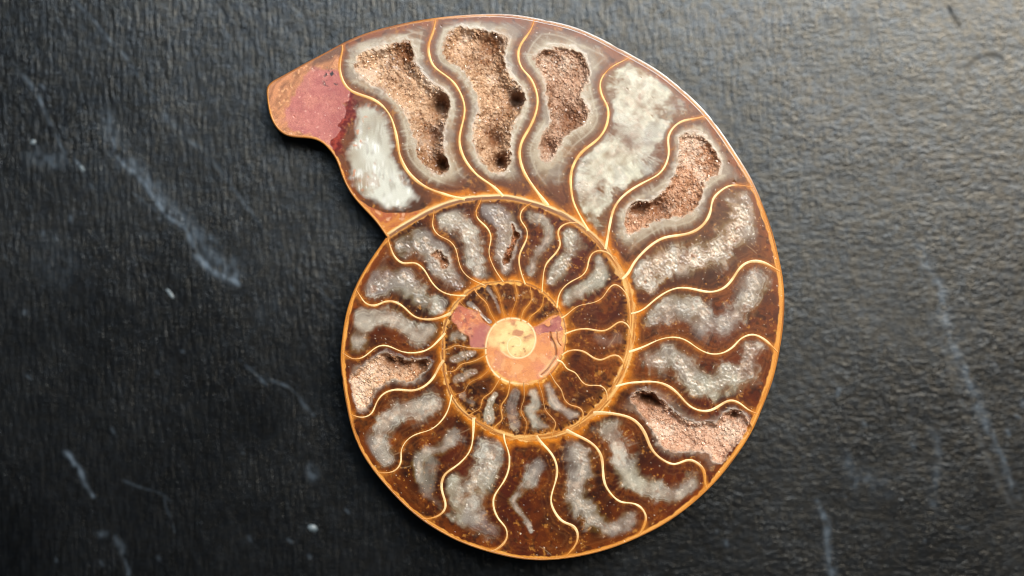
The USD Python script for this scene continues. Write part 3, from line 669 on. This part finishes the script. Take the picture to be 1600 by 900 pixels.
line = np.exp(-((sW - 0.2 * hw) / 0.9) ** 2) * smooth(0.45, 0.5, tW) * smooth(0.80, 0.78, tW)
wc = mixc(wc, C(112, 70, 50), 0.8 * line)
wc = mixc(wc, C(246, 222, 176), smooth(0.79, 0.83, tW) * np.exp(-(dW / 1.3) ** 2))
# the last turns are only a thin pale line
wk = np.where(tW > 0.84, np.exp(-(dW / np.maximum(hw, 1.2)) ** 2) * 0.8, wk)
face = mixc(face, wc, wk)
# fringe of orange round the coil, most of it around the inner turns
fr = np.exp(-np.maximum(dW - hw, 0) / np.interp(tW, [0, .25, .36, .48, .6, .8, .83, .86], [1.5, 3, 4, 3.0, 1.8, 3.2, 3, .5])) * (wk < .5)
fr = fr * smooth(-1.0, 0.4, fibre_w + 0.5 * nb2) * np.where(sW < 0, 0.75 * (tW < .62), 1.0) * (~(nk > .5)) * (~(pl > .5)) * (~(pr > .5))
face = mixc(face, C(206, 132, 46), 0.85 * fr)
inner_top = (tW > 0.55) & (tW < .86) & (sW < 6) & (GY < 505) & (rad < 110)
seam2 = np.exp(-(dS / 3.2) ** 2) * smooth(120, 95, rad) * ((GY < 505) | (np.hypot(GX - 720, GY - 560) < 45)) * (lab != 0)
face = mixc(face, C(200, 128, 46), 0.5 * seam2 * smooth(-1.2, 0.6, nb3 + .3 * fibre) * (~(nk > .5)) * (1 - pl) * (1 - pr) * smooth(85, 92, 0 * rad + 100))

# the outer wall
rj = rw + 0.45 * nb3 + 0.25 * lr[iR]
rk = smooth(0.8, -0.8, dR - rj) * (inside)
lay = ndi.gaussian_filter(rng.standard_normal((24, len(out_c))), (1.0, 26)); lay /= lay.std()
ly = ndi.map_coordinates(lay, [np.clip(dR * 1.6, 0, 23), iR], order=1, mode='nearest')
oc = mixc(C(206, 132, 52), C(222, 156, 78), 0.45 + 0.4 * ly)
oc = mixc(oc, C(150, 92, 52), smooth(0.2, 1.5, -ly) * np.interp(tR, [0, .1, .2, .3, .42, .5, .85, .9, 1], [.3, .3, .6, .5, .3, .1, .25, .75, .7]))
oc = mixc(oc, C(150, 116, 96), np.interp(tR, [0, .22, .28, .36, .42, .46, 1], [0, 0, .55, .7, .35, 0, 0]))
oc = mixc(oc, C(140, 90, 60), np.interp(tR, [.11, .13, .20, .22], [0, .6, .6, 0]))
face = mixc(face, oc, rk * np.where(c0 & (tR > .11) & (tR < .205), 0.3, 1))
# whole-face wear: tiny scratches and pits
for k in range(26):
    x, y = rng.uniform(540, 1210), rng.uniform(60, 860)
    a = rng.uniform(0, math.pi); l = rng.uniform(5, 26)
    ixx = slice(max(0, int(x - 30 - X0)), max(1, int(x + 30 - X0))); iyy = slice(max(0, int(y - 30 - Y0)), max(1, int(y + 30 - Y0)))
    sx, sy = GX[iyy, ixx], GY[iyy, ixx]
    s_ = (sx - x) * math.cos(a) + (sy - y) * math.sin(a); o_ = -(sx - x) * math.sin(a) + (sy - y) * math.cos(a) - 0.006 * s_ * s_
    q = np.exp(-(o_ / 0.7) ** 2) * (np.abs(s_) < l / 2) * (hollow[iyy, ixx] < 0.3) * (dS[iyy, ixx] > 2)
    face[iyy, ixx] = mixc(face[iyy, ixx], C(205, 170, 130), 0.28 * q)
wspeck = smooth(2.7, 3.3, 0.35 * nb2 + 0.95 * n1) * (hollow < .3)
face = mixc(face, C(246, 232, 214), 0.85 * wspeck)
pl_m = 0.55 * smooth(0.2, 1.8, nb3 + 0.5 * n1)
face = mixc(face, C(206, 150, 120), pl_m * np.maximum(pl, pr) * 0.6)
face = mixc(face, C(120, 62, 56), 0.6 * np.maximum(pl, pr) * smooth(1.2, 2.0, n3 + 0.4 * nb2))
pit = smooth(2.8, 3.4, n3) * (dS > 3) * (hollow < .2)
hgt -= 0.8 * pit
face = np.clip(face, 0.002, 0.92)
rough = np.clip(rough, 0.15, 0.6)

# ------------------------------------------------------------------ the fossil itself
FOS = '/World/ammonite_fossil'
fos = UsdGeom.Xform.Define(stage, FOS).GetPrim()
tag(fos, label='halved polished ammonite fossil with amber chambers lying cut face up on the dark tabletop', category='fossil')

in_face = inside & (dR > 1.8)
Z = FACE + hgt * P
gyz, gxz = np.gradient(Z, STEP * P)
NRM = np.stack([-gxz, gyz, np.ones(SH)], -1); NRM /= np.linalg.norm(NRM, axis=-1, keepdims=True)
VERT = world(GX, GY, Z).reshape(-1, 3); NRM = NRM.reshape(-1, 3)
COL = face.reshape(-1, 3)
SURF = np.stack([rough, np.clip(bumpy, 0, 1), coat], -1).reshape(-1, 3)
H_, W_ = SH
q0 = (np.arange(H_ - 1)[:, None] * W_ + np.arange(W_ - 1)[None]).ravel()
quads = np.c_[q0, q0 + W_, q0 + W_ + 1, q0 + 1]
ok = in_face.ravel()[quads].all(1)
quads = quads[ok]
wall_v = (wk.ravel() > 0.5) & (tW.ravel() < 0.845) | (rk.ravel() > 0.5) & ~(c0.ravel() & (tR.ravel() > .11) & (tR.ravel() < .205))
lab_v = lab.ravel().copy()
NUC = lab[int((575 - Y0) / STEP), int((810 - X0) / STEP)]
heart = HEART.ravel()
cls = lab_v.copy()
q_lab = lab_v[quads[:, 0]]
q_wall = wall_v[quads].sum(1) >= 3
q_core = (np.maximum(core_field, hollow).ravel() > 0.5)[quads].sum(1) >= 3
q_heart = heart[quads].sum(1) >= 3

def sub(name, sel, parent, mat='polished_mineral'):
    q = quads[sel]
    u_, inv = np.unique(q, return_inverse=True)
    return put_mesh(parent, name, VERT[u_], inv.reshape(-1, 4), mat, NRM[u_], COL[u_], SURF[u_])

OCT = np.array([[1, 0, 0], [-1, 0, 0], [0, 1, 0], [0, -1, 0], [0, 0, 1.5], [0, 0, -1.0]])
OCF = np.array([[0, 2, 4], [2, 1, 4], [1, 3, 4], [3, 0, 4], [2, 0, 5], [1, 2, 5], [3, 1, 5], [0, 3, 5]])
def crystals(sel, parent):
    # small pointed crystals that line a hollow
    at = quads[sel, 0]
    n_ = len(at) // 16
    at = rng.choice(at, n_, replace=False)
    r_ = rng.uniform(0.9, 2.6, n_) ** 1.0
    q_ = rng.standard_normal((n_, 4)); q_[:, 0] += 1.2; q_ /= np.linalg.norm(q_, axis=1, keepdims=True)
    w, x, y, z = q_.T
    rot = np.stack([np.stack([1 - 2 * (y * y + z * z), 2 * (x * y - z * w), 2 * (x * z + y * w)], -1),
                    np.stack([2 * (x * y + z * w), 1 - 2 * (x * x + z * z), 2 * (y * z - x * w)], -1),
                    np.stack([2 * (x * z - y * w), 2 * (y * z + x * w), 1 - 2 * (x * x + y * y)], -1)], 1)
    p = np.einsum('nij,kj->nki', rot, OCT * [1, 1, 1.1]) * (r_ * P)[:, None, None] + VERT[at][:, None]
    p[..., 2] = np.minimum(p[..., 2], FACE + 0.2 * P)
    tri_ = p[:, OCF].reshape(-1, 3)                # flat facets
    f_ = np.arange(len(tri_)).reshape(-1, 3)
    cl = np.clip(COL[at] * rng.uniform(0.85, 1.45, (n_, 1)) + rng.uniform(0, 0.06, (n_, 1)), 0, 0.85)
    o = put_mesh(parent.rsplit('/', 1)[0], 'crystal_points', tri_, f_, 'polished_mineral', None,
                 np.repeat(cl, 24, 0), np.tile([0.16, 0.0, 0.0], (len(tri_), 1)))
    tag(o, kind='stuff')

nuc_sel = (nk.ravel() > .5)[quads].sum(1) >= 3
done = np.zeros(len(quads), bool)
sub('coiled_wall', q_wall & ~nuc_sel, FOS); done |= q_wall & ~nuc_sel
p_ = sub('first_whorl', nuc_sel & ~q_heart, FOS); done |= nuc_sel
tag(p_, label='peach stone filling of the smallest whorl')
if (nuc_sel & q_heart).any():
    tag(sub('shell_heart', nuc_sel & q_heart, FOS), label='cream coloured centre of the spiral')
pk_v = (pk.ravel() > .5); rd_v = (red.ravel() > .5) & ~pk_v
tr_v = (td.ravel() > .5)
q_pk = pk_v[quads].sum(1) >= 3; q_rd = rd_v[quads].sum(1) >= 3; q_tr = tr_v[quads].sum(1) >= 3
pv = (np.maximum(pl, pr).ravel() > .5)[quads].sum(1) >= 3
s = q_tr & ~done; sub('corner_fill', s, FOS); done |= s
s = pv & ~done
pl_q = (pl.ravel() > .5)[quads].sum(1) >= 3
tag(sub('rose_fill', s & pl_q, FOS), label='peach and mauve stone filling left of the centre')
tag(sub('rose_fill', s & ~pl_q, FOS), label='mauve stone filling right of the centre'); done |= s
order = sorted(good, key=lambda L: -sizes[L - 1])
report = []
for L in order:
    sel = (q_lab == L) & ~done
    if sel.sum() < 25:
        continue
    cx, cy = GX.ravel()[quads[sel, 0]].mean(), GY.ravel()[quads[sel, 0]].mean()
    body = sel & ~q_core
    is0 = L == lab[int((285 - Y0) / STEP), int((590 - X0) / STEP)]
    if is0:
        body = body & ~q_pk & ~q_rd
    pr_ = sub('chamber', body, FOS)
    hol = (hollow.ravel() > .5)[quads].sum(1) >= 3
    core = sel & q_core & ~hol & (~(q_pk | q_rd) if is0 else True)
    hs = sel & hol
    pth = str(pr_.GetPath())
    if core.sum() > 12:
        sub('crystal_core', core, pth)
    elif core.any():
        sub('crystal_core', core, pth)
    if hs.any():
        hp = str(sub('hollow', hs, pth).GetPath())
        crystals(hs, hp)
    if is0:
        tag(pr_, label='last chamber with pale agate, dark red band and rose stone')
        tag(sub('rose_stone', sel & q_pk, pth), label='dull rose stone with tan layered margin at the shell mouth')
        if (sel & q_rd & ~q_pk).any():
            tag(sub('red_band', sel & q_rd & ~q_pk, pth), label='dark red band beside the rose stone')
    done |= sel
    report.append((L, int(cx), int(cy), int(sel.sum())))
rest = ~done
if rest.any():
    sub('seam_fill', rest, FOS)
print('chambers', len(report), 'rest', int(rest.sum()))

# septa: thin raised ribs of shell
def ribbon(c, hwid, rise, cols):
    tn = np.gradient(c, axis=0); tn /= np.linalg.norm(tn, axis=1, keepdims=True)
    nr = np.c_[-tn[:, 1], tn[:, 0]]
    prof = [(-1.0, -0.7), (-0.8, 0.35), (0, 1.0), (0.8, 0.35), (1.0, -0.7)]
    vs = []
    for a, b in prof:
        q = c + nr * (hwid * a)[:, None]
        vs.append(world(q[:, 0], q[:, 1], FACE + rise * b * P))
    v = np.stack(vs, 1).reshape(-1, 3)
    n_, k_ = len(c), len(prof)
    b0 = (np.arange(n_ - 1)[:, None] * k_ + np.arange(k_ - 1)[None]).ravel()
    f = np.c_[b0, b0 + 1, b0 + k_ + 1, b0 + k_]
    cc = np.repeat(cols[:, None], k_, 1)
    cc[:, 0] *= 0.8; cc[:, -1] *= 0.8
    # faces point up
    fn = np.cross(v[f[0, 1]] - v[f[0, 0]], v[f[0, 2]] - v[f[0, 0]])
    if np.median(np.cross(v[f[:, 1]] - v[f[:, 0]], v[f[:, 2]] - v[f[:, 0]])[:, 2]) < 0:
        f = f[:, ::-1]
    vv, ff, nn = usdkit.meshkit.arrays((v, f), True)
    return v, f, nn, cc.reshape(-1, 3)

inner_pg = sg.Polygon(out_c[::4]).buffer(-2.2)
import shapely
for k, c in enumerate(sep_c):
    c = c[::3]
    c = c[shapely.contains_xy(inner_pg, c[:, 0], c[:, 1])]
    t = np.linspace(0, 1, len(c))
    wide = np.interp(k, [0, 3, 8, 13, 17, 22, 24, 28, 31, 34, 42], [1.9, 1.9, 1.75, 1.6, 1.5, 1.25, 1.15, .85, .72, .7, .7])
    jit = ndi.gaussian_filter1d(rng.standard_normal(len(c)), 6); jit /= jit.std()
    jl = ndi.gaussian_filter1d(rng.standard_normal(len(c)), 22); jl /= jl.std()
    hwid = wide * np.clip(1 + 0.12 * jit + 0.16 * jl, 0.45, 1.6) * (0.55 + 0.45 * smooth(0, 0.10, t)) * (1 + 0.35 * smooth(0.9, 1, t))
    creamy = C(246, 218, 164) if 4 <= k <= 16 else (C(240, 198, 128) if k < 4 else C(238, 200, 140))
    if k >= 28: creamy = C(186, 136, 82)
    if k >= 36: creamy = C(196, 132, 60)
    jj = ndi.gaussian_filter1d(rng.standard_normal(len(c)), 5); jj /= jj.std()
    cols = mixc(C(206, 136, 58), creamy, smooth(0.02, 0.22, t + 0.05 * jj))
    cols = mixc(cols, C(206, 140, 62), 0.6 * smooth(0.2, 1.6, 0.6 * jj + 0.6 * jl))
    v, f, n, cc = ribbon(c, hwid, 0.55, cols)
    put_mesh(FOS, 'septum', v, f, 'polished_mineral', n, cc, np.tile([0.3, 0.1, 0.0], (len(v), 1)))

# the outside of the shell: a rounded edge that turns under the fossil
oc_ = out_c[::4]
g_ = ndi.gaussian_filter1d(oc_, 2.0, axis=0, mode='nearest')
tn = np.gradient(g_, axis=0); tn /= np.linalg.norm(tn, axis=1, keepdims=True)
nr = np.c_[-tn[:, 1], tn[:, 0]]                    # turned to point inwards below
test = oc_[len(oc_) // 2] + 3 * nr[len(oc_) // 2]
if not sg.Polygon(oc_).contains(sg.Point(test)):
    nr = -nr
nr = ndi.gaussian_filter1d(nr, 3, axis=0, mode='nearest'); nr /= np.linalg.norm(nr, axis=1, keepdims=True)
PROF = [(3.6, -0.9), (2.9, 0.15), (1.9, 0.10), (0.9, -0.7), (0.45, -1.5), (0.25, -2.2), (0.0, -4.5), (0.6, -10), (2.5, -20), (6, -34), (11, -50), (17, -64), (25, -79.5)]
ch = ndi.gaussian_filter1d(rng.standard_normal(len(oc_)), 3); ch /= ch.std()
tt = np.linspace(0, 1, len(oc_))
chip = np.clip(ch - 1.0, 0, 2) * np.interp(tt, [0, .25, .28, .40, .42, .86, .88, .95, 1], [.2, .2, 1.0, 1.0, .3, .2, .9, .7, .2])
vs, cs = [], []
lay = ndi.gaussian_filter(rng.standard_normal((len(PROF), len(oc_))), (0.6, 8)); lay /= lay.std()
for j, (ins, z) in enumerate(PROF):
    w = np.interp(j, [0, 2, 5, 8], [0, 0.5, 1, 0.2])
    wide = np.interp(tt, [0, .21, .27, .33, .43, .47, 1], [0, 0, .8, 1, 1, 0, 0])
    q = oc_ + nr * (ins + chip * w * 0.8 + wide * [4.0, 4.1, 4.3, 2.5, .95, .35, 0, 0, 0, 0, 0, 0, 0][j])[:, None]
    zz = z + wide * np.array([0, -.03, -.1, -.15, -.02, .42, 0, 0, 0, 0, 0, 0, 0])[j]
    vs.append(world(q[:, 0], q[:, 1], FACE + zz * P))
    base = mixc(C(204, 132, 54), C(150, 92, 46), 0.4 + 0.35 * lay[j])
    base = mixc(base, mixc(C(216, 212, 212), C(206, 180, 156), 0.15 + 0.3 * lay[j]), np.interp(tt, [0, .22, .28, .42, .46, 1], [0, 0, .95, .95, 0, 0]))  # pale arc: window sheen on the rim painted into its base colour
    base = mixc(base, C(150, 96, 66), np.interp(tt, [.11, .13, .2, .22], [0, .75, .75, 0]))
    if j >= 7: base = mixc(base, C(120, 78, 50), np.full(len(oc_), 0.6))
    cs.append(base)
K_ = len(PROF)
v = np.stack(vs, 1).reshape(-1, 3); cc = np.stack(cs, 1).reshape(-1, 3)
b0 = (np.arange(len(oc_) - 1)[:, None] * K_ + np.arange(K_ - 1)[None]).ravel()
f = np.c_[b0, b0 + 1, b0 + K_ + 1, b0 + K_]
if np.cross(v[f[len(f) // 2 // (K_ - 1) * (K_ - 1) + 1, 1]] - v[f[len(f) // 2 // (K_ - 1) * (K_ - 1) + 1, 0]], v[f[len(f) // 2 // (K_ - 1) * (K_ - 1) + 1, 2]] - v[f[len(f) // 2 // (K_ - 1) * (K_ - 1) + 1, 0]])[2] < 0:
    f = f[:, ::-1]
_, _, nn = usdkit.meshkit.arrays((v, f), True)
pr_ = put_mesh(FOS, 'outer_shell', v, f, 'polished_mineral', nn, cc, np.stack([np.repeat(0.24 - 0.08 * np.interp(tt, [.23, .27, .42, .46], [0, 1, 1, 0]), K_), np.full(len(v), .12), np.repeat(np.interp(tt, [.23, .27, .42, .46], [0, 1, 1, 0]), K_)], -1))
# underside
low = oc_ + nr * 24.5
pg = sg.Polygon(low).buffer(0)
if pg.geom_type != 'Polygon':
    pg = max(pg.geoms, key=lambda g: g.area)
vv, ff = trimesh.creation.triangulate_polygon(pg, engine='earcut')
put_mesh(FOS, 'underside', world(vv[:, 0], vv[:, 1], FACE - 78.5 * P), ff, 'polished_mineral', None,
         np.tile(C(120, 80, 52), (len(vv), 1)), np.tile([0.5, 0.3, 0.0], (len(vv), 1)))

# ------------------------------------------------------------------ flecks on the table
def fleck(x, y, rx, ry, ang, h, label):
    s_ = trimesh.creation.icosphere(subdivisions=3)
    p = s_.vertices.copy()
    nz = usdkit.meshkit.fbm(p * 2.2 + x, 3, 3)
    p *= (0.8 + 0.4 * nz)[:, None]
    p[:, 2] = np.maximum(p[:, 2], -0.05)
    p *= np.array([rx, ry, h]) * P
    ca, sa = math.cos(ang), math.sin(ang)
    p = np.c_[p[:, 0] * ca - p[:, 1] * sa, p[:, 0] * sa + p[:, 1] * ca, p[:, 2] + 0.06 * h * P]
    X, Y = table_xy(x, y)
    _, _, n = usdkit.meshkit.arrays((p, s_.faces), True)
    o = put_mesh('/World', 'pale_fleck', p + [X, Y, 0], s_.faces, 'pale_fleck', n)
    tag(o, label=label, category='fleck', group='pale flecks on the tabletop')
fleck(488.5, 825, 8, 5.5, -0.25, 3.0, 'round pale fleck on the dark tabletop below left of the fossil')
fleck(266, 459, 9, 3, -0.95, 1.2, 'slanting pale fleck on the dark tabletop left of the fossil, under the long scuff')
fleck(52, 222, 4.5, 4, 0.3, 2.0, 'small pale fleck near the left edge of the tabletop above the grey smear')
fleck(128, 263, 5.5, 3.2, -0.9, 1.6, 'pale fleck at the lower end of the left scratch beside the grey smear')
